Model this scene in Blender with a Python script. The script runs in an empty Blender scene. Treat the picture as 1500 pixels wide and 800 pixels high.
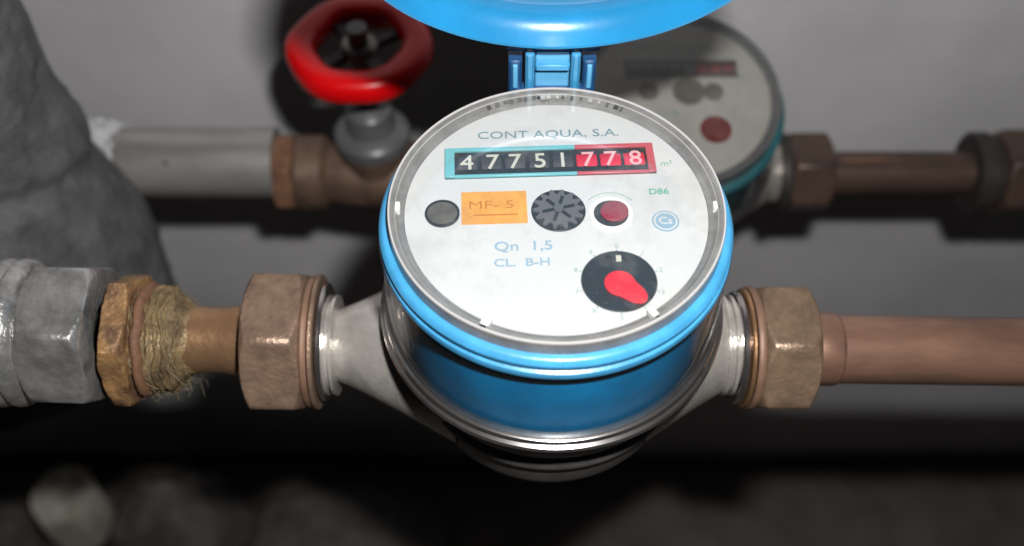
import bpy, math, random
from mathutils import Vector, Matrix, noise
random.seed(7)
sc = bpy.context.scene
R = math.radians
S = 0.001                      # all lengths below are millimetres

# ------------------------------------------------------------------ camera
FPX, W, H = 1500.0, 1500.0, 800.0
PITCH = R(52.5)
FW = Vector((0, math.cos(PITCH), -math.sin(PITCH)))
UP = Vector((0, math.sin(PITCH), math.cos(PITCH)))
RT = Vector((1, 0, 0))
P0 = Vector((0, 0, 47.0))      # centre of the front meter's glass rim
d0 = 206.0
CAM = P0 - RT*((815-750)/FPX*d0) - UP*((400-298)/FPX*d0) - FW*d0
def ray(px, py): return FW + RT*((px-W/2)/FPX) + UP*((H/2-py)/FPX)
def at_depth(px, py, d): return CAM + ray(px, py)*d
def at_z(px, py, z):
    r = ray(px, py); return CAM + r*((z-CAM.z)/r.z)
def at_y(px, py, y):
    r = ray(px, py); return CAM + r*((y-CAM.y)/r.y)
cd = bpy.data.cameras.new('camera'); cam = bpy.data.objects.new('camera', cd)
sc.collection.objects.link(cam); sc.camera = cam
cd.sensor_width = 36; cd.lens = 36*FPX/W; cd.clip_start = 0.005; cd.clip_end = 20
cam.location = CAM*S
cam.rotation_euler = Matrix((RT, UP, -FW)).transposed().to_euler()
cd.dof.use_dof = True; cd.dof.focus_distance = 0.214; cd.dof.aperture_fstop = 9.5

# ------------------------------------------------------------------ light: the camera's own flash just above the lens, faint room light
w = bpy.data.worlds.new('World'); sc.world = w; w.use_nodes = True
bg = w.node_tree.nodes['Background']; bg.inputs[0].default_value = (0.9, 0.95, 1, 1); bg.inputs[1].default_value = 0.004
ld = bpy.data.lights.new('camera_flash', 'AREA'); ld.shape = 'RECTANGLE'; ld.size = 0.012; ld.size_y = 0.007
ld.energy = 1.2; ld.color = (1.0, 0.985, 0.97)
lo = bpy.data.objects.new('camera_flash', ld); sc.collection.objects.link(lo)
FL = CAM + UP*35 + RT*21 - FW*4
lo.location = FL*S
aim = at_depth(780, 330, 420) - FL
lo.rotation_euler = aim.to_track_quat('-Z', 'Y').to_euler()
sc.cycles.diffuse_bounces = 2; sc.cycles.caustics_reflective = False
sc.view_settings.view_transform = 'Standard'; sc.view_settings.look = 'None'
sc.view_settings.exposure = 0; sc.view_settings.gamma = 1; sc.view_settings.use_curve_mapping = False

# ------------------------------------------------------------------ materials
MATS = {}
def mat(name, col, rough=.5, metal=0., var=0., vscale=120., bump=0., bscale=400., col2=None, spec=.5, coat=0., stretch=None, thr=(.35, .65)):
    m = bpy.data.materials.new(name); m.use_nodes = True; MATS[name] = m
    nt = m.node_tree; N, L = nt.nodes, nt.links; p = N['Principled BSDF']
    p.inputs['Base Color'].default_value = (*col, 1); p.inputs['Roughness'].default_value = rough
    p.inputs['Metallic'].default_value = metal; p.inputs['Specular IOR Level'].default_value = spec
    p.inputs['Coat Weight'].default_value = coat
    tc = N.new('ShaderNodeTexCoord'); src = tc.outputs['Object']
    if stretch:
        mp = N.new('ShaderNodeMapping'); mp.inputs['Scale'].default_value = stretch
        L.new(src, mp.inputs[0]); src = mp.outputs[0]
    if var or col2:
        n = N.new('ShaderNodeTexNoise'); n.inputs['Scale'].default_value = vscale; n.inputs['Detail'].default_value = 6
        n.inputs['Roughness'].default_value = .62
        L.new(src, n.inputs['Vector'])
        r = N.new('ShaderNodeValToRGB'); L.new(n.outputs['Fac'], r.inputs[0])
        c2 = col2 if col2 else tuple(c*(1-var) for c in col)
        c1 = col if col2 else tuple(min(1, c*(1+var*.5)) for c in col)
        r.color_ramp.elements[0].position, r.color_ramp.elements[1].position = thr
        r.color_ramp.elements[0].color = (*c2, 1); r.color_ramp.elements[1].color = (*c1, 1)
        L.new(r.outputs[0], p.inputs['Base Color'])
        mr = N.new('ShaderNodeMapRange'); mr.inputs['To Min'].default_value = min(1, rough*1.25); mr.inputs['To Max'].default_value = rough*.85
        L.new(n.outputs['Fac'], mr.inputs['Value']); L.new(mr.outputs[0], p.inputs['Roughness'])
    if bump:
        b = N.new('ShaderNodeTexNoise'); b.inputs['Scale'].default_value = bscale; b.inputs['Detail'].default_value = 5
        L.new(src, b.inputs['Vector'])
        bp = N.new('ShaderNodeBump'); bp.inputs['Strength'].default_value = bump; bp.inputs['Distance'].default_value = .001
        L.new(b.outputs['Fac'], bp.inputs['Height']); L.new(bp.outputs[0], p.inputs['Normal'])
    return m
def clear(name, tint, body=(.5,.5,.5), milk=.04, rough=.06, dust=0.):
    m = bpy.data.materials.new(name); m.use_nodes = True; MATS[name] = m
    nt = m.node_tree; N, L = nt.nodes, nt.links; N.remove(N['Principled BSDF']); out = N['Material Output']
    t = N.new('ShaderNodeBsdfTransparent'); t.inputs[0].default_value = (*tint, 1)
    d = N.new('ShaderNodeBsdfDiffuse'); d.inputs[0].default_value = (*body, 1)
    g = N.new('ShaderNodeBsdfGlossy'); g.inputs['Roughness'].default_value = rough
    lw = N.new('ShaderNodeLayerWeight'); pw_ = N.new('ShaderNodeMath'); pw_.operation = 'POWER'; pw_.inputs[1].default_value = 5
    L.new(lw.outputs['Facing'], pw_.inputs[0])               # Schlick reflectance, the same from both sides of the sheet
    fr = N.new('ShaderNodeMapRange'); fr.inputs['To Min'].default_value = .04; fr.inputs['To Max'].default_value = .9; L.new(pw_.outputs[0], fr.inputs['Value'])
    m1 = N.new('ShaderNodeMixShader'); m1.inputs[0].default_value = milk; L.new(t.outputs[0], m1.inputs[1]); L.new(d.outputs[0], m1.inputs[2])
    m2 = N.new('ShaderNodeMixShader'); L.new(fr.outputs[0], m2.inputs[0]); L.new(m1.outputs[0], m2.inputs[1]); L.new(g.outputs[0], m2.inputs[2])
    if dust:
        tc = N.new('ShaderNodeTexCoord'); n = N.new('ShaderNodeTexNoise'); n.inputs['Scale'].default_value = 55; n.inputs['Detail'].default_value = 8; n.inputs['Roughness'].default_value = .7
        L.new(tc.outputs['Object'], n.inputs['Vector'])
        mr = N.new('ShaderNodeMapRange'); mr.inputs['From Min'].default_value = .5; mr.inputs['From Max'].default_value = .78; mr.inputs['To Min'].default_value = milk; mr.inputs['To Max'].default_value = dust
        vo = N.new('ShaderNodeTexVoronoi'); vo.inputs['Scale'].default_value = 420; L.new(tc.outputs['Object'], vo.inputs['Vector'])
        vs = N.new('ShaderNodeMapRange'); vs.inputs['From Min'].default_value = .10; vs.inputs['From Max'].default_value = .04; vs.inputs['To Max'].default_value = dust*.9; L.new(vo.outputs['Distance'], vs.inputs['Value'])
        ad = N.new('ShaderNodeMath'); ad.operation = 'ADD'
        L.new(n.outputs['Fac'], mr.inputs['Value']); L.new(mr.outputs[0], ad.inputs[0]); L.new(vs.outputs[0], ad.inputs[1]); L.new(ad.outputs[0], m1.inputs[0])
    L.new(m2.outputs[0], out.inputs[0]); return m
mat('wall_paint', (.75,.735,.75), .75, var=.10, vscale=14, bump=.2, bscale=150)
mat('earth', (.155,.135,.122), .95, col2=(.10,.088,.08), vscale=22, bump=1., bscale=90)
mat('stone', (.16,.15,.14), .9, col2=(.09,.084,.078), vscale=60, bump=.8, bscale=160)
mat('pale_stone', (.74,.70,.62), .7, col2=(.44,.41,.32), vscale=70, bump=.7, bscale=200)
mat('brass_dull', (.29,.195,.135), .38, .45, col2=(.125,.082,.06), vscale=120, bump=.3, bscale=700, thr=(.3,.62))
mat('brass_olive', (.26,.175,.115), .38, .45, col2=(.12,.082,.056), vscale=120, bump=.3, bscale=700, thr=(.3,.62))
mat('brass_bright', (.56,.33,.18), .30, .8, col2=(.40,.22,.115), vscale=60, bump=.15, bscale=500)
mat('copper', (.39,.22,.15), .34, .65, col2=(.21,.12,.088), vscale=120, bump=.06, bscale=500, stretch=(.25,1,1))
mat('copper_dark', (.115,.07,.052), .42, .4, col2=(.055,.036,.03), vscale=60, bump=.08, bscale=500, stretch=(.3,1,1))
mat('nickel', (.72,.68,.63), .22, .65, col2=(.46,.43,.39), vscale=90, bump=.15, bscale=900)
mat('nickel_dark', (.20,.19,.185), .34, .6, var=.3, vscale=90)
mat('chrome', (.55,.52,.51), .16, .95, var=.2, vscale=200)
mat('galvanised', (.58,.575,.56), .25, .75, col2=(.30,.295,.285), vscale=170, bump=.25, bscale=600)
mat('grey_pipe', (.50,.485,.46), .30, .6, col2=(.30,.29,.275), vscale=50, bump=.1, bscale=500, stretch=(.3,1,1))
mat('rust', (.40,.225,.095), .5, .35, col2=(.085,.045,.03), vscale=130, bump=.5, bscale=700)
mat('sealant', (.34,.24,.115), .45, .35, col2=(.10,.065,.035), vscale=150, bump=.5, bscale=800)
mat('fibre', (.30,.235,.13), .75, col2=(.09,.065,.04), vscale=200)
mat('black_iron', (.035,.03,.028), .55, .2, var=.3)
mat('dark_washer', (.05,.035,.03), .5)
mat('brown_washer', (.20,.115,.075), .5, .2, var=.3)
mat('blue_light', (.05,.27,.50), .3, var=.16, vscale=160, coat=.15, bump=.05, bscale=900)
mat('blue_lid', (.014,.185,.38), .28, var=.14, vscale=50, coat=.2, bump=.04, bscale=700)
mat('blue_drum', (.003,.19,.44), .5, spec=.25, var=.2, vscale=90, bump=.05, bscale=300)
mat('blue_hinge', (.11,.37,.60), .3, var=.1)
mat('blue_deep', (.012,.06,.16), .35)
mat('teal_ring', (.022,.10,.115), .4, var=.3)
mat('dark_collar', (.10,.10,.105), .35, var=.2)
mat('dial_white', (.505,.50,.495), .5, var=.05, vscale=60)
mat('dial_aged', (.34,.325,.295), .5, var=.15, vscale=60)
mat('grey_plastic', (.19,.183,.178), .25, var=.25, vscale=200)
mat('rim_plastic', (.42,.41,.40), .25)
mat('white_plastic', (.75,.75,.73), .4)
mat('print_blue', (.22,.34,.42), .5); mat('print_grey', (.14,.22,.25), .5); mat('print_green', (.08,.33,.22), .5)
mat('print_pale_blue', (.22,.32,.40), .5); mat('print_pale_green', (.22,.34,.29), .5)
mat('teal_frame', (.13,.38,.42), .4); mat('red_frame', (.42,.07,.09), .4)
mat('wheel_black', (.045,.042,.045), .4); mat('wheel_red', (.50,.02,.045), .4)
mat('digit_cream', (.46,.44,.38), .5); mat('digit_pink', (.62,.32,.33), .5)
mat('orange_sticker', (.62,.28,.055), .55, var=.18, vscale=250); mat('orange_print', (.40,.15,.02), .55)
mat('disc_dark', (.022,.022,.022), .4); mat('disc_brown', (.10,.09,.075), .45, var=.3, vscale=300)
mat('star_grey', (.10,.095,.10), .4); mat('needle_red', (.60,.018,.028), .4); mat('needle_dark_red', (.22,.012,.03), .4)
mat('rear_red', (.13,.015,.015), .45, var=.3, vscale=300)
mat('handwheel_red', (.60,.002,.004), .3, spec=.35)
mat('brass_dark', (.17,.11,.075), .5, .3, col2=(.09,.055,.04), vscale=90)
mat('rust_dark', (.21,.105,.055), .7, .1, col2=(.11,.05,.03), vscale=150, bump=.3, bscale=600)
mat('lagging', (.145,.145,.147), .95, col2=(.075,.075,.077), vscale=90, bump=.8, bscale=900)
mat('film', (.6,.6,.62), .18, var=.2)
clear('clear_shell', (.96,.975,.97), (.42,.43,.38), .008, .03)
clear('clear_glass', (.98,.985,.98), (.42,.40,.36), .004, .03, .16)

# ------------------------------------------------------------------ mesh helpers
def link(o, parent=None):
    sc.collection.objects.link(o)
    if parent: o.parent = parent
    return o
class MB:
    def __init__(s): s.v = []; s.f = []
    def add(s, v, f):
        b = len(s.v); s.v += [tuple(p) for p in v]; s.f += [tuple(i+b for i in q) for q in f]; return s
    def grid(s, rows, closed=True, cap0=False, cap1=False):
        n = len(rows[0]); v = [p for r in rows for p in r]; f = []
        for j in range(len(rows)-1):
            for i in range(n if closed else n-1):
                a, b = j*n+i, j*n+(i+1) % n
                f.append((a, b, b+n, a+n))
        if cap0: f.append(tuple(range(n-1, -1, -1)))
        if cap1: f.append(tuple(range((len(rows)-1)*n, len(rows)*n)))
        return s.add(v, f)
    def rev(s, prof, axis='z', seg=64, c=(0,0,0), cap=True):
        rows = []
        for r, t in prof:
            row = []
            for i in range(seg):
                a = 2*math.pi*i/seg; x, y = r*math.cos(a), r*math.sin(a)
                q = (x, y, t) if axis == 'z' else (t, x, y) if axis == 'x' else (y, t, x)
                row.append((q[0]+c[0], q[1]+c[1], q[2]+c[2]))
            rows.append(row)
        return s.grid(rows, True, cap and prof[0][0] > .01, cap and prof[-1][0] > .01)
    def ring(s, prof, axis='z', seg=64, c=(0,0,0)):       # closed profile
        return s.rev(list(prof)+[prof[0]], axis, seg, c, cap=False)
    def box(s, c, d, rz=0, bev=0):
        x, y, z = d[0]/2, d[1]/2, d[2]/2
        M = Matrix.Rotation(rz, 3, 'Z')
        b = min(bev, x*.9, y*.9, z*.9)
        if b <= 0:
            P = [(-x,-y,-z),(x,-y,-z),(x,y,-z),(-x,y,-z),(-x,-y,z),(x,-y,z),(x,y,z),(-x,y,z)]
            F = [(3,2,1,0),(4,5,6,7),(0,1,5,4),(1,2,6,5),(2,3,7,6),(3,0,4,7)]
            return s.add([M @ Vector(p)+Vector(c) for p in P], F)
        def rr(ix, iy, zz):
            return [M @ Vector(p)+Vector(c) for p in ((-ix,-iy+b,zz),(-ix+b,-iy,zz),(ix-b,-iy,zz),(ix,-iy+b,zz),(ix,iy-b,zz),(ix-b,iy,zz),(-ix+b,iy,zz),(-ix,iy-b,zz))]
        b2 = b*.6
        return s.grid([rr(x-b2,y-b2,-z), rr(x,y,-z+b2), rr(x,y,z-b2), rr(x-b2,y-b2,z)], True, True, True)
    def hexnut(s, x0, x1, af, bore, c=(0,0,0), rot=0, ch=.9):
        seg = 96; r0 = af/2
        def hr(a):
            t = (a-rot) % (math.pi/3) - math.pi/6
            r = r0/math.cos(t); rc = r0*1.148
            return min(r, rc)
        st = [(x0, r0*.985), (x0+.35*ch, r0*1.02), (x0+.8*ch, r0*1.06), (x0+1.4*ch, r0*1.11), (x0+2.*ch, 99), (x1-2.*ch, 99), (x1-1.4*ch, r0*1.11), (x1-.8*ch, r0*1.06), (x1-.35*ch, r0*1.02), (x1, r0*.985)]
        rows = [[(x0+c[0], c[1]+bore*math.cos(2*math.pi*i/seg), c[2]+bore*math.sin(2*math.pi*i/seg)) for i in range(seg)]]
        for x, lim in st:
            rows.append([(x+c[0], c[1]+min(hr(2*math.pi*i/seg), lim)*math.cos(2*math.pi*i/seg), c[2]+min(hr(2*math.pi*i/seg), lim)*math.sin(2*math.pi*i/seg)) for i in range(seg)])
        rows.append([(x1+c[0], c[1]+bore*math.cos(2*math.pi*i/seg), c[2]+bore*math.sin(2*math.pi*i/seg)) for i in range(seg)])
        return s.grid(rows)
    def tube(s, pts, r, seg=8):
        pts = [Vector(p) for p in pts]; rows = []
        up = Vector((.31,.22,.92))
        for i, p in enumerate(pts):
            t = (pts[min(i+1, len(pts)-1)]-pts[max(i-1, 0)]).normalized()
            a = t.cross(up).normalized(); b = t.cross(a)
            rr = r[i] if isinstance(r, (list, tuple)) else r
            rows.append([p+a*rr*math.cos(2*math.pi*k/seg)+b*rr*math.sin(2*math.pi*k/seg) for k in range(seg)])
        return s.grid(rows, True, True, True)
    def build(s, name, m, parent=None, loc=None, ang=35, disp=None):
        v = [Vector(p) for p in s.v]
        if disp: v = [disp(p) for p in v]
        me = bpy.data.meshes.new(name); me.from_pydata([p*S for p in v], [], s.f); me.update()
        import bmesh
        bm = bmesh.new(); bm.from_mesh(me); bmesh.ops.remove_doubles(bm, verts=bm.verts, dist=1e-7)
        bmesh.ops.recalc_face_normals(bm, faces=bm.faces); bm.to_mesh(me); bm.free()
        for p in me.polygons: p.use_smooth = True
        me.set_sharp_from_angle(angle=R(ang))
        me.materials.append(MATS[m])
        o = bpy.data.objects.new(name, me)
        if loc is not None: o.location = Vector(loc)*S
        return link(o, parent)
def empty(name, loc, label, cat, group=None, rot=None):
    o = bpy.data.objects.new(name, None); o.empty_display_size = .01; o.location = Vector(loc)*S
    if rot: o.rotation_euler = rot
    tag(o, label, cat, group); return link(o)
def tag(o, label, cat, group=None):
    o['label'] = label; o['category'] = cat
    if group: o['group'] = group
    return o
def text(name, body, size, m, parent, loc, rz=0, sx=1., thick=.04, bold=.0):
    c = bpy.data.curves.new(name, 'FONT'); c.body = body; c.size = size*S; c.extrude = thick*S; c.offset = bold*S
    c.align_x = 'CENTER'; c.align_y = 'CENTER'; c.resolution_u = 3
    t = bpy.data.objects.new('tmp', c); sc.collection.objects.link(t)
    bpy.context.view_layer.update()
    me = bpy.data.meshes.new_from_object(t.evaluated_get(bpy.context.evaluated_depsgraph_get()))
    bpy.data.objects.remove(t); bpy.data.curves.remove(c)
    me.name = name; me.materials.clear(); me.materials.append(MATS[m])
    o = bpy.data.objects.new(name, me); o.location = Vector(loc)*S; o.rotation_euler = (0, 0, rz); o.scale = (sx, 1, 1)
    return link(o, parent)
def nz(p, sc_, amp, seed=0): return amp*noise.noise(Vector((p[0]/sc_+seed, p[1]/sc_, p[2]/sc_)))

# ------------------------------------------------------------------ the setting
WALL_Y = CAM.y + 365.0; GROUND_Z = CAM.z - 705.0
def sheet(name, m, fx, nx, ny):
    mb = MB(); rows = [[fx(i/nx, j/ny) for i in range(nx+1)] for j in range(ny+1)]
    mb.grid(rows, closed=False); o = mb.build(name, m); o['kind'] = 'structure'; return o
sheet('wall', 'wall_paint', lambda u, v: (-1500+3000*u, WALL_Y+1.2*noise.noise(Vector((u*20, v*14, 0))), GROUND_Z-30+1500*v), 90, 60)
sheet('ground', 'earth', lambda u, v: (-1500+3000*u, -900+v*(WALL_Y+915), GROUND_Z+7*noise.noise(Vector((u*30, v*14, 3)))+4*noise.noise(Vector((u*130, v*60, 1)))), 240, 120)

# ------------------------------------------------------------------ the water meters
AX0 = -4.5
def meter(origin, label, rot, front=True):
    t = empty('water_meter', origin, label, 'water meter', rot=rot)
    # body: bowl with two funnels and threaded spigots
    b = MB()
    b.rev([(35.5,14.2),(36.8,13.6),(37,12.2),(34.8,11),(34.4,5),(33.4,1.5),(32.0,-.5),(31.6,-2),(32.6,-2.6),(33.0,-3.6),(32.8,-5.2),(31.4,-6),(31.0,-14),(30,-17),(27.5,-20.5),(23,-23),(0,-24)], seg=96)
    body = b.build('body', 'nickel_dark', t)
    for sgn, x_end in ((-1, 54.5), (1, 45.)):
        b = MB(); rows = []
        for k in range(9):
            q = k/8; x = 22+(x_end-3-22)*q
            re = 8.0 if sgn < 0 else 10.6; rad = re+(22-re)*(1-q)**1.1; zc = (AX0-1.0*(1-q))
            rows.append([(sgn*x, rad*1.06*math.cos(2*math.pi*i/40), zc+rad*math.sin(2*math.pi*i/40)) for i in range(40)])
        b.grid(rows); b.build('pipe_taper', 'nickel', body)
    for sgn, x_end in ((-1, 54.5), (1, 45.)):
        prof = [(7.9, sgn*(x_end-4.4))]; xx = x_end-4
        prof += [(9.0, sgn*xx)]
        for k in range(2): prof += [(12.1, sgn*(xx+.15)), (12.1, sgn*(xx+.9)), (11.0, sgn*(xx+1.2)), (11.0, sgn*(xx+1.8))]; xx += 1.8
        prof += [(10.4, sgn*x_end), (10.4, sgn*(x_end+3))]
        MB().rev(prof, 'x', 56, (0,0,AX0)).build('threaded_spigot', 'nickel', body)
    MB().ring([(35.2,13.6),(38.0,13.6),(38.6,14.2),(38.3,14.9),(37.5,15.2),(37.7,15.7),(37.4,16.5),(36.8,16.8),(35.2,16.6)], seg=128).build('clamp_ring', 'chrome', body)
    # register drum, clear shroud, bezel
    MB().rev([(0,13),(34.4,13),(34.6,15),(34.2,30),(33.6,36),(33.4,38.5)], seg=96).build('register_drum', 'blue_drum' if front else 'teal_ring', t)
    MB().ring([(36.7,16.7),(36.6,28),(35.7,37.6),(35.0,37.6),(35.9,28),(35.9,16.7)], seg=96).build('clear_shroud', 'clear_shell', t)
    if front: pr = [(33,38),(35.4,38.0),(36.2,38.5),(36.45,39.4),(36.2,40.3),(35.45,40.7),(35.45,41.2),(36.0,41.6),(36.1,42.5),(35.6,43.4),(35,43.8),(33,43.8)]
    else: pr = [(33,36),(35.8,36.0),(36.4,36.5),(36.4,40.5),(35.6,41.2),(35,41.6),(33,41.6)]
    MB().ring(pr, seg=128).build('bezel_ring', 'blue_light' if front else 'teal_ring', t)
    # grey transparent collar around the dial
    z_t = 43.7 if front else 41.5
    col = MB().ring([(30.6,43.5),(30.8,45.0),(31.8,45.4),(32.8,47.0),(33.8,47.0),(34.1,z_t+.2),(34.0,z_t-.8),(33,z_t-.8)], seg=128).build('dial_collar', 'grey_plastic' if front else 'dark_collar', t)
    if front:
        MB().ring([(33.5,47.02),(33.6,47.3),(33.85,47.3),(34.0,46.9),(33.85,46.6)], seg=128).build('rim_bead', 'rim_plastic', col)
        MB().ring([(32.4,46.3),(32.5,46.6),(32.75,46.65),(32.75,46.2)], seg=128).build('inner_bead', 'rim_plastic', col)
        # locating lugs, two notches and the illegible stamped marks
        for px, py, wd, ln in ((712, 473, 1.6, 3.8), (962, 466, 1.3, 3.0), (588, 305, 2.4, 1.2), (1034, 303, 2.0, 1.0)):
            p = at_z(px, py, 46.2); a = math.atan2(p.y, p.x)
            MB().box((math.cos(a)*32.0, math.sin(a)*32.0, 46.2), (ln*.85, wd, 1.6), a, .2).build('locating_lug', 'white_plastic', col)
        rs = random.Random(3); a = 62
        while a < 118:
            wd = rs.choice((.5,.7,1.0)); ln = rs.choice((1.3,1.7,1.9)); ar = R(a)
            MB().box((32.25*math.cos(ar), 32.25*math.sin(ar), 46.2), (ln, wd, .25), ar).build('stamped_mark', rs.choice(('disc_dark','dark_collar','dark_collar','rim_plastic')), col)
            a += rs.choice((1.7, 2.2, 3.6))
    MB().rev([(33.4,47.05),(33.3,47.2),(20,47.45),(0,47.55)], seg=96).build('cover_glass', 'clear_glass', t)
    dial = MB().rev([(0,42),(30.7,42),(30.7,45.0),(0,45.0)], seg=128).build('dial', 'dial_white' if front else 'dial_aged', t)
    return t, dial, body

# the near meter, every mark on the dial found by casting its place in the photograph onto the dial plane
FRONT, dial, fbody = meter((0,0,0), 'large near water meter with white dial, blue ring and open blue lid', (0,0,0), True)
DZ = 45.0; TW = R(2.0)
def dp(px, py): p = at_z(px, py, DZ); return p.x, p.y
def dl(px0, px1, py): return (at_z(px1, py, DZ)-at_z(px0, py, DZ)).x
def put(px, py, z): x, y = dp(px, py); return (x, y, z)
text('maker_lettering', 'CONT AQUA, S.A.', 3.1, 'print_grey', dial, put(803, 197, DZ+.05), TW, 1.22)
# counter window
x0, y0 = dp(652, 242); x1, y1 = dp(958, 233)
cx, cy = (x0+x1)/2, (y0+y1)/2; Lw = math.hypot(x1-x0, y1-y0); TWc = math.atan2(y1-y0, x1-x0)
hh = (dp(800, 217)[1]-dp(800, 259)[1])
cw = MB().box((0,0,0), (Lw, hh, .3)).build('counter_window', 'disc_dark', dial, (cx, cy, DZ+.1)); cw.rotation_euler = (0,0,TWc)
fw = .75; xs = Lw*.188
for nm, m, c, d in (('frame_bar','teal_frame',(-xs/1.0+.0, hh/2-fw*.6, .3),(Lw-2*xs, fw*1.3,.7)), ('frame_bar','teal_frame',(-xs, -hh/2+fw*.4,.3),(Lw-2*xs, fw*.8,.7)),
                    ('frame_bar','teal_frame',(-Lw/2+1.0, 0,.31),(2.0, hh,.72)), ('frame_bar','red_frame',(Lw/2-xs, hh/2-fw*.6,.3),(2*xs, fw*1.3,.7)),
                    ('frame_bar','red_frame',(Lw/2-xs, -hh/2+fw*.4,.3),(2*xs, fw*.8,.7)), ('frame_bar','red_frame',(Lw/2-.8, 0,.31),(1.6, hh,.72))):
    MB().box(c, d, 0, .1).build(nm, m, cw)
nd = 8; xa, xb = -Lw/2+2.2, Lw/2-1.7; pw = (xb-xa)/nd
for k, ch in enumerate('47751778'):
    red = k >= 5; x = xa+pw*(k+.5)
    MB().rev([(4.6,-pw*.44),(4.75,-pw*.4),(4.75,pw*.4),(4.6,pw*.44)], 'x', 40, (x, 0, -4.25)).build('digit_wheel', 'wheel_red' if red else 'wheel_black', cw)
    text('digit', ch, hh*.70, 'digit_pink' if red else 'digit_cream', cw, (x+(.2 if k % 2 else -.1), -.25, .52), 0, 1.0, .05, .05)
text('unit_lettering', 'm³', 2.4, 'print_pale_green', dial, put(976, 240, DZ+.05), TW)
def disc(name, px, py, rpx, m, h=.5, parent=dial, chz=.15, edge=None):
    r = dl(px-rpx, px+rpx, py)/2
    o = MB().rev([(r,-.05),(r,h-chz),(r-chz,h),(0,h)], seg=48).build(name, m, parent, put(px, py, DZ))
    if edge: MB().ring([(r-.1,-.05),(r+.35,-.05),(r+.35,h+.12),(r-.1,h+.2)], seg=48).build('surround', edge, o)
    return o, r
disc('sight_disc', 648, 314, 23, 'disc_brown', .35, edge='disc_dark')
# orange sticker
xa_, ya_ = dp(676, 306); xb_, yb_ = dp(772, 303); hs = dp(724, 281)[1]-dp(724, 328)[1]
st = MB().box((0,0,0), (xb_-xa_, hs, .12)).build('orange_sticker', 'orange_sticker', dial, ((xa_+xb_)/2, (ya_+yb_)/2, DZ+.08)); st.rotation_euler = (0,0,TW)
text('sticker_lettering', 'MF- 5', 3.0, 'orange_print', st, (-.6,.6,.07), 0, 1.35, .02, .0)
MB().box((.3,-2.0,.08), (9.0,.35,.03)).build('sticker_line', 'orange_print', st)
# star wheel
sw, r = disc('star_wheel', 818, 309, 40, 'disc_dark', .3)
v = []; n = 14
for k in range(n*4):
    a = 2*math.pi*k/(n*4); rr = r*(.94 if k % 4 in (0,1) else .72); v.append((rr*math.cos(a), rr*math.sin(a)))
g = MB(); g.grid([[(*p, .32) for p in v], [(*p, .75) for p in v]], True, False, True); g.build('gear', 'star_grey', sw)
for k in range(6):
    a = R(60*k+15); MB().box((math.cos(a)*r*.36, math.sin(a)*r*.36, .82), (r*.5, .7, .18), a).build('gear_spoke', 'disc_dark', sw)
MB().rev([(1.1,.7),(1.0,1.2),(0,1.25)], seg=20).build('gear_hub', 'dark_collar', sw)
def needle_dial(px, py, rpx, direction, mcol, tail, base='disc_dark', wide=.62):
    o, r = disc('pointer_dial', px, py, rpx, base, .3)
    pts = []; a0 = direction
    for k in range(80):                                   # teardrop pointer
        a = 2*math.pi*k/80; q = max(0, math.cos(a))**(7 if wide < .5 else 3)
        rr = r*(wide*(1-q)+.86*q); pts.append((rr*math.cos(a+a0)-tail*r*math.cos(a0), rr*math.sin(a+a0)-tail*r*math.sin(a0)-(.14*r if wide < .5 else 0)))
    g = MB(); g.grid([[(*p, .45) for p in pts], [(*p, .85) for p in pts], [(p[0]*.93, p[1]*.93, .95) for p in pts]], True, False, True); g.build('pointer', mcol, o)
    return o, r
o, r = needle_dial(907, 412, 56, R(-42), 'needle_red', .0, wide=.40)
MB().box((.2, r*.72, .36), (1.0, 1.5, .12)).build('pointer_index', 'digit_cream', o)
for k in range(10):
    a = R(90-36*k); text('dial_numeral', str(k), 1.5, 'print_pale_green', o, (math.cos(a)*(r+1.3), math.sin(a)*(r+1.3), .06), 0, 1., .02)
    MB().box((math.cos(a)*(r+.35), math.sin(a)*(r+.35), .06), (.5,.16,.03), a).build('dial_tick', 'print_grey', o)
o, r = needle_dial(895, 314, 26, R(200), 'needle_dark_red', .25, wide=.74)
MB().ring([(r-.05,-.05),(r+.9,-.05),(r+.8,.35),(r-.05,.35)], seg=48).build('surround', 'white_plastic', o)
v = MB(); p1 = []
for k in range(13):
    a = R(40+100*k/12); p1.append((math.cos(a)*(r+2.2), math.sin(a)*(r+2.2), .06))
v.tube(p1, .09, 6).build('dial_arc', 'print_pale_green', o)
text('flow_lettering', 'Qn  1,5', 3.3, 'print_pale_blue', dial, put(767, 361, DZ+.05), TW, 1.15, .03, .03)
text('class_lettering', 'CL.  B-H', 2.7, 'print_pale_blue', dial, put(765, 385, DZ+.05), TW, 1.15, .03, .03)
text('approval_lettering', 'D86', 2.2, 'print_green', dial, put(965, 281, DZ+.05), TW, 1.1, .03, .04)
em, r = disc('emblem', 975, 324, 20, 'print_pale_blue', .06, chz=.01)
MB().ring([(r-.7,.05),(r-.35,.05),(r-.35,.1),(r-.7,.1)], seg=32).build('emblem_ring', 'dial_white', em)
text('emblem_lettering', 'Cs', 2.6, 'dial_white', em, (0,0,.09), 0, 1, .02, .04)
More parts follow.
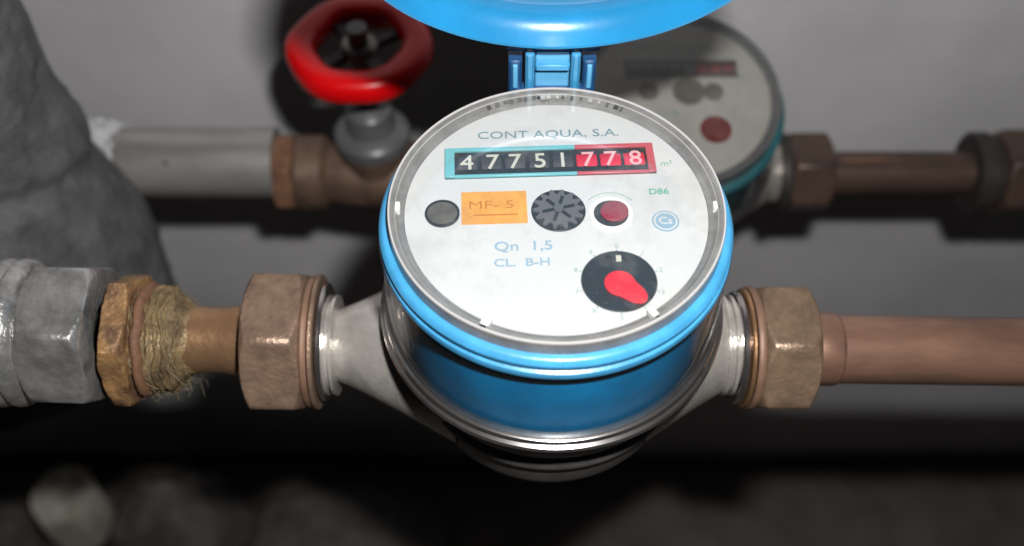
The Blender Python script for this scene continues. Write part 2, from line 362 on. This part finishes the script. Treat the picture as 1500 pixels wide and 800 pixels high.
# hinge and lid
hg = MB().box((0, 36.6, 41.5), (17, 5.0, 5.6), 0, .6).build('hinge', 'blue_deep', FRONT)
for x in (-5.0, 5.0): MB().box((x, 37.4, 48.2), (2.0, 5.0, 14.5), 0, .6).build('hinge_post', 'blue_light', hg)
MB().box((0, 38.6, 47.6), (7.6, 1.6, 13.0), 0, .3).build('hinge_plate', 'blue_hinge', hg)
MB().box((0, 36.9, 51.0), (7.6, 2.2, 1.6), 0, .4).build('hinge_rib', 'blue_light', hg)
for x in (-8.2, 8.2):
    MB().box((x, 39.2, 47.0), (3.0, 4.4, 10.0), 0, .5).build('hinge_lug', 'blue_deep', hg)
    MB().box((x, 36.7, 48.0), (1.1, .8, 6.5), 0, .2).build('lug_rib', 'blue_hinge', hg)
MB().rev([(1.6,-10.2),(1.8,-9.9),(1.8,9.9),(1.6,10.2)], 'x', 24, (0, 39.6, 55.0)).build('hinge_pin', 'blue_deep', hg)
LS = 1.12
lid = MB().rev([(a_*LS, b_) for a_, b_ in [(0,-5.2),(20,-4.6),(30,-2.6),(34.4,.4),(35.2,2.0),(35.5,5.0),(35.4,6.2),(35.0,6.6),(34.6,6.3),(34.4,5.0),(34.2,3.4),(33.7,1.9),(32.9,.7),(31.8,-.2),(30.4,-.8),(28,-1.2),(24,-1.5),(15,-2.4),(0,-3.0)]], seg=128).build('lid', 'blue_lid', FRONT)
LEAN = R(-21.0)                                             # leans a little over the dial
ru = Vector((0, math.sin(LEAN), math.cos(LEAN)))           # up along the lid
rn = Vector((0, -math.cos(LEAN), math.sin(LEAN)))          # inner face, towards the dial
pos = Vector((0, 40.0, 58.0)) + ru*43.2
Mx = Matrix((Vector((1,0,0)), ru, rn)).transposed().to_4x4()
if Mx.determinant() < 0: Mx = Matrix((Vector((-1,0,0)), ru, rn)).transposed().to_4x4()
lid.matrix_local = Matrix.Translation(pos*S) @ Mx

# ------------------------------------------------------------------ near pipe run
def mmx(px, d=228): return (px-815)/FPX*d
AX = -4.5; FR = R(1.5)                                                # the run rises slightly to the left
def run(name, label, cat, x, group=None):
    return empty(name, (x, 0, AX-x*math.sin(FR)), label, cat, group, (0, FR, 0))
def washer(x0, x1, r, m, parent, name='washer'):
    return MB().rev([(7,x0),(r-.3,x0),(r,x0+.25*(x1-x0)),(r,x1-.25*(x1-x0)),(r-.3,x1),(7,x1)], 'x', 64).build(name, m, parent)
# right: nut and copper pipe
t = run('union_nut', 'brass hex union nut on the right side of the near meter', 'pipe nut', 49.0, 'brass union nuts on the meters')
MB().hexnut(0, 13.0, 28.6, 8.6, rot=R(2)).build('hex_nut', 'brass_olive', t)
washer(-1.8, -.05, 15.0, 'brown_washer', t, 'collar'); washer(-3.0, -2.0, 14.4, 'brass_bright', t, 'collar')
washer(-5.0, -3.4, 13.6, 'chrome', t, 'gasket_ring')
t = run('copper_pipe', 'long reddish copper pipe leading right from the near meter', 'pipe', 62.1)
MB().rev([(6.5,0),(8.8,0),(8.9,.4),(8.9,6.4),(8.75,7.0),(8.3,7.4),(8.3,160),(6.5,160)], 'x', 56).build('pipe', 'copper', t)
MB().rev([(8.8,-.2),(9.9,-.1),(10.0,.7),(9.4,1.0)], 'x', 48).build('collar', 'brown_washer', t)
# left: nut, tailpiece, rusty nut, galvanised coupling
t = run('union_nut', 'big brown brass hex union nut on the left side of the near meter', 'pipe nut', -70.8, 'brass union nuts on the meters')
MB().hexnut(0, 13.4, 31.5, 8.6, rot=R(4)).build('hex_nut', 'brass_dull', t)
washer(13.5, 15.0, 15.8, 'brown_washer', t, 'collar'); washer(15.3, 16.4, 16.2, 'brass_dull', t, 'collar'); washer(16.8, 18.0, 14.2, 'chrome', t, 'gasket_ring')
washer(-1.6, -.1, 9.4, 'dark_washer', t, 'gasket_ring')
t = run('brass_tailpiece', 'short brass tailpiece with its thread smeared in sealant and hemp', 'pipe fitting', -86.5)
MB().rev([(6,-3),(8.2,-3),(8.0,4),(7.9,9),(8.6,13),(8.8,15.6),(6,15.6)], 'x', 56).build('neck', 'brass_bright', t)
pr = [(6,-10)]
for k in range(5): pr += [(11.6, -9.8+1.6*k), (12.2, -9.5+1.6*k), (12.6, -9.2+1.6*k), (12.2, -8.8+1.6*k), (11.6, -8.5+1.6*k)]
pr += [(11.2,-1.8),(10.6,-1.1),(9.8,-.4),(9.0,.4),(8.4,1.4),(7.9,2.6)]
MB().rev(pr, 'x', 120).build('thread', 'sealant', t, ang=60, disp=lambda p: Vector((p.x+nz(p,4,.7,5)+nz(p,7,1.2,3), p.y*(1+nz(p,6,.07)+nz(p,1.2,.025)), p.z*(1+nz(p,6,.08,2)+nz(p,1.2,.025,7)))))
fb = MB(); rs = random.Random(11)
for k in range(320):
    a = rs.uniform(0, 2*math.pi); x = rs.uniform(-10.5, 1.0); rr = (12.3 if x < -2 else 12.3-1.3*(x+2))+rs.uniform(-.2,.5); da = rs.choice((-1,1))*rs.uniform(.05,.13); pts = []
    dx = rs.uniform(-.45,.45); lift = rs.choice((0,0,0,.25,.5)) + (.45 if math.sin(a) < -.3 and k % 3 == 0 else 0)
    for q in range(7):
        pts.append(Vector((x, rr*math.cos(a), rr*math.sin(a)-lift*q*q*.12)))
        a += da; x += dx+rs.uniform(-.3,.3); rr += lift*.5+rs.uniform(-.15,.15)
    fb.tube(pts, [.08,.08,.075,.07,.06,.05,.03], 4)
o = fb.build('hemp_fibre', 'fibre', t); o['kind'] = 'stuff'
t = run('rusty_locknut', 'orange rusted lock nut between galvanised coupling and brass tailpiece', 'pipe nut', -102.6)
rd = lambda p: Vector((p.x+nz(p,5,.5,5)+nz(p,1.2,.12,1), p.y*(1+nz(p,7,.03)+nz(p,1.4,.012)), p.z*(1+nz(p,7,.035,2)+nz(p,1.4,.012,6))))
MB().hexnut(0, 5.8, 29.0, 8, rot=R(14), ch=.5).build('hex_nut', 'rust', t, disp=rd, ang=40)
MB().rev([(8,5.9),(11.4,5.9),(11.4,6.6),(13.2,6.8),(13.7,7.2),(13.8,7.8),(13.4,8.5),(12.6,9),(11,9.2),(8,9.3)], 'x', 110).build('shoulder', 'rust_dark', t, disp=rd, ang=60)
t = run('galvanised_coupling', 'large grey galvanised hex coupling at the left edge', 'pipe fitting', -120.4); t.location.z += 2.2*S
MB().hexnut(0, 15.2, 31.0, 8, rot=R(8)).build('hex_body', 'galvanised', t, disp=lambda p: Vector((p.x, p.y*(1+nz(p,7,.02)), p.z*(1+nz(p,7,.02,2)))))
MB().rev([(14.4,.2),(16.2,-1),(17.4,-2.4),(17.6,-3.6),(16.6,-4.8),(17.4,-6),(17.8,-8),(17.2,-10),(16,-11.5),(16,-60)], 'x', 72).build('beaded_end', 'galvanised', t)

# ------------------------------------------------------------------ rear row
DR = 388.0
RO = at_depth(980, 253, DR); RY, RZ = RO.y, RO.z
def rx(px): return at_depth(px, 253, DR).x
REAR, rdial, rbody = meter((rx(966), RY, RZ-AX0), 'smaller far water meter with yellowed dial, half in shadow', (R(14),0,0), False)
def rp(u, v, z=DZ): return (u, v, z)
def rdisc(name, u, v, r, m, h=.5, parent=rdial):
    return MB().rev([(r,-.05),(r,h-.15),(r-.15,h),(0,h)], seg=40).build(name, m, parent, (u, v, DZ))
cw2 = MB().box((0,0,0), (38, 6.6, .5)).build('counter_window', 'disc_dark', rdial, (1.5, 11.5, DZ+.2))
for k in range(8): MB().rev([(4.6,-1.9),(4.75,-1.7),(4.75,1.7),(4.6,1.9)], 'x', 32, (-16+4.6*k, 0, -4.15)).build('digit_wheel', 'dark_collar' if k < 5 else 'rear_red', cw2)
o = rdisc('pointer_dial', 11.4, -12.6, 5.5, 'rear_red', .4)
MB().ring([(5.4,-.05),(6.0,-.05),(6.0,.5),(5.4,.5)], seg=40).build('surround', 'rim_plastic', o)
rdisc('pointer_dial', 11.8, 2.4, 3.4, 'disc_brown', .4); rdisc('star_wheel', 3.5, 2.6, 5.4, 'disc_brown', .4); rdisc('sight_disc', -10, 2.6, 3.5, 'disc_brown', .4)
text('unit_lettering', 'm³', 2.6, 'print_grey', rdial, (21.5, 8.5, DZ+.06)); text('class_lettering', 'CL. B', 3.0, 'print_grey', rdial, (-4, -6, DZ+.06))
text('maker_lettering', 'CONT AQUA, S.A.', 3.1, 'print_grey', rdial, (0, 20, DZ+.06), 0, 1.1)
def rear(name, label, cat, px, group=None): return empty(name, (rx(px), RY, RZ), label, cat, group)
t = rear('union_nut', 'dark brown hex union nut on the right side of the far meter', 'pipe nut', 1148, 'brass union nuts on the meters')
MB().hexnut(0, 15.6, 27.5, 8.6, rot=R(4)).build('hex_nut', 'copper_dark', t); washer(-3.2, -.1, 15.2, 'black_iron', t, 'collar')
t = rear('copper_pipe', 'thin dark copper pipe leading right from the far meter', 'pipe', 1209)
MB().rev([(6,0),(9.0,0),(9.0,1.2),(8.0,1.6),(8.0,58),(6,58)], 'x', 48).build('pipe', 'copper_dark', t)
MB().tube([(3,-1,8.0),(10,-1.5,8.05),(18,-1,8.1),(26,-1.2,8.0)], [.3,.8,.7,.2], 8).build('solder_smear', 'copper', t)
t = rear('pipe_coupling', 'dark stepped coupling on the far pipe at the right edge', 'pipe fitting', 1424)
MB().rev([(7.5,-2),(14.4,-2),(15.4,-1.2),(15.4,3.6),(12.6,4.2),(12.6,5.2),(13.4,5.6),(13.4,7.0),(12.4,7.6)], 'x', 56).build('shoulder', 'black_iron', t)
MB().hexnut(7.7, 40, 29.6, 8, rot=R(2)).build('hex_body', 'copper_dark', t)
t = rear('union_nut', 'shadowed hex union nut on the left side of the far meter', 'pipe nut', 707, 'brass union nuts on the meters')
MB().hexnut(0, 15, 28.5, 8.6, rot=R(3)).build('hex_nut', 'brass_dull', t); washer(15.1, 17.5, 15.2, 'black_iron', t, 'collar')
# gate valve with the red handwheel
VX = rx(554)
gv = empty('gate_valve', (VX, RY, RZ), 'brass gate valve with bright red handwheel on the far pipe', 'valve')
bd = MB(); bd.rev([(9,-30),(13.4,-30),(14.2,-29),(14.2,-20),(13.2,-19),(11.2,-17.5),(12.6,-10),(13.6,0),(12.6,10),(11.2,17.5),(13.2,19),(14.2,20),(14.2,29),(13.4,30),(9,30)], 'x', 56)
bd.rev([(11.5,-4),(11.5,12),(12.8,13.5),(12.8,17)], 'z', 48)
bd = bd.build('body', 'brass_dark', gv)
MB().hexnut(-38, -30.2, 27, 8, rot=R(10)).build('end_nut', 'rust_dark', gv)
bn = MB().rev([(0,17.1),(12.8,17.1),(13.6,18),(13.6,22),(12.6,23.4),(10.5,24.2),(9,25),(8.2,33),(6,35),(3.4,36),(3.4,69),(0,69)], 'z', 48).build('bonnet', 'dark_collar', gv)
HZ = 60.0; HR = 19.2
hw = MB(); rows = []
for i in range(96):
    a = 2*math.pi*i/96; lob = 1+.02*math.cos(6*a)
    sec = []
    for k in range(14):
        b = 2*math.pi*k/14; ex = 5.0*math.copysign(abs(math.cos(b))**.8, math.cos(b)); ez = 5.0*math.copysign(abs(math.sin(b))**.7, math.sin(b))
        sec.append(((HR*lob+ex)*math.cos(a), (HR*lob+ex)*math.sin(a), HZ+ez))
    rows.append(sec)
rows.append(rows[0]); hw.grid(rows)
hw = hw.build('handwheel', 'handwheel_red', gv)
for k in range(4):
    a = R(90*k+35); MB().box((10*math.cos(a), 10*math.sin(a), HZ-.5), (15, 4.2, 3), a, .6).build('spoke', 'black_iron', hw)
MB().rev([(0,HZ-3),(6.2,HZ-3),(6.2,HZ+2.2),(5.2,HZ+3),(0,HZ+3)], 'z', 32).build('hub', 'nickel_dark', hw)
# thick grey pipe
t = empty('steel_pipe', (rx(150), RY, RZ+5.5), 'thick grey steel pipe running left from the red handwheel valve', 'pipe')
L0 = VX-37-rx(150)
MB().rev([(9,-20),(13.0,-20),(13.0,L0),(9,L0)], 'x', 56).build('pipe', 'grey_pipe', t)
MB().box((rx(266)-rx(150), -9.2, 9.2), (2.2, .6, 1.2)).build('paint_chip', 'dark_collar', t)
# grey lagging the pipe vanishes into
base = at_depth(-28, 395, 372)
lg = MB(); rows = []; NS, NH = 240, 230
for j in range(NH+1):
    q = j/NH; z = -28+370*q
    py = 395-(z+0)/1.0*2.55
    r = 70-.0*q
    r = 64 if z < 0 else 64-.155*z if z < 75 else 52.4+.07*(z-75)
    r = max(r, 12)
    row = []
    for i in range(NS):
        a = 2*math.pi*i/NS; p = Vector((r*math.cos(a), r*math.sin(a)*.8, z))
        dd = nz(p, 26, 3.0)+nz(p, 9, .9, 4)+nz(p, 3.5, .5, 8)+nz(p, 1.7, .2, 3)-2.5*math.exp(-((z-52+10*math.sin(a*2))/5)**2)
        row.append((p.x+dd*math.cos(a), p.y+dd*math.sin(a), z+nz(p, 12, 2, 9)))
    rows.append(row)
lg.grid(rows, True, True, True)
o = lg.build('pipe_lagging', 'lagging', None, base, ang=80)
tag(o, 'lumpy dark grey lagging mass in the upper left corner', 'insulation')
# torn film around the pipe where it enters the lagging
rows = []; cf = MB()
for j in range(9):
    row = []
    for i in range(36):
        a = 2*math.pi*i/36; p = Vector((j*2.0, 15*math.cos(a), 15*math.sin(a)))
        rr = 13.6+ (8-j)*.35 + 2.6*noise.noise(p*.22)+1.2*noise.noise(p*.6)
        row.append((j*1.4+1.6*noise.noise(Vector((a*2, j*.3, 2)))*(j/8), rr*math.cos(a), rr*math.sin(a)))
    rows.append(row)
cf.grid(rows)
o = cf.build('plastic_film', 'film', None, (rx(148), RY, RZ+5.5), ang=20)
tag(o, 'scrap of crinkled shiny film wrapped round the thick grey pipe', 'plastic film')

# ------------------------------------------------------------------ dim lumps on the ground
def lump(name, m, px, py, dims, seed, label, cat, lift=0.):
    c = at_z(px, py, GROUND_Z+lift); mb = MB(); rows = []; n1, n2 = 28, 16
    for j in range(n2+1):
        th = math.pi*j/n2; row = []
        for i in range(n1):
            a = 2*math.pi*i/n1; d = Vector((math.sin(th)*math.cos(a), math.sin(th)*math.sin(a), math.cos(th)))
            k = 1+.28*noise.noise(d*1.6+Vector((seed,0,0)))+.14*noise.noise(d*4+Vector((0,seed,0)))+.06*noise.noise(d*9+Vector((0,0,seed)))
            d = Vector([math.copysign(abs(q)**.7, q) for q in d])
            row.append((d.x*dims[0]*k, d.y*dims[1]*k, d.z*dims[2]*k+dims[2]*.75))
        rows.append(row)
    mb.grid(rows); o = mb.build(name, m, None, c, ang=50); tag(o, label, cat, 'stones on the ground'); return o
c = at_z(156, 806, GROUND_Z)
t = empty('old_fitting', c, 'pale scaled pipe stub with hex cap standing in the dark lower left corner', 'pipe fitting')
rd2 = lambda p: Vector((p.x*(1+nz(p,18,.05)), p.y*(1+nz(p,18,.05,3)), p.z+nz(p,12,1.5,5)))
MB().rev([(20,-10),(20,8),(17,10),(17,40),(19,44),(0,44)], 'z', 64).build('stub', 'rust_dark', t, disp=rd2)
g = MB().hexnut(44.3, 92, 40, .5, rot=R(20), ch=3); g.v = [(p[2], p[1], p[0]) for p in g.v]
g.build('hex_cap', 'pale_stone', t, disp=rd2)
lump('stone', 'stone', 20, 800, (26, 24, 20), 8.4, 'small dim stone at the very bottom left edge', 'stone')
lump('stone', 'stone', 292, 815, (44, 32, 52), 5.7, 'dark rounded stone right of the pale scaled pipe stub', 'stone')
lump('stone', 'stone', 500, 830, (70, 50, 24), 12.2, 'broad low brownish stone at the bottom left of centre', 'stone')
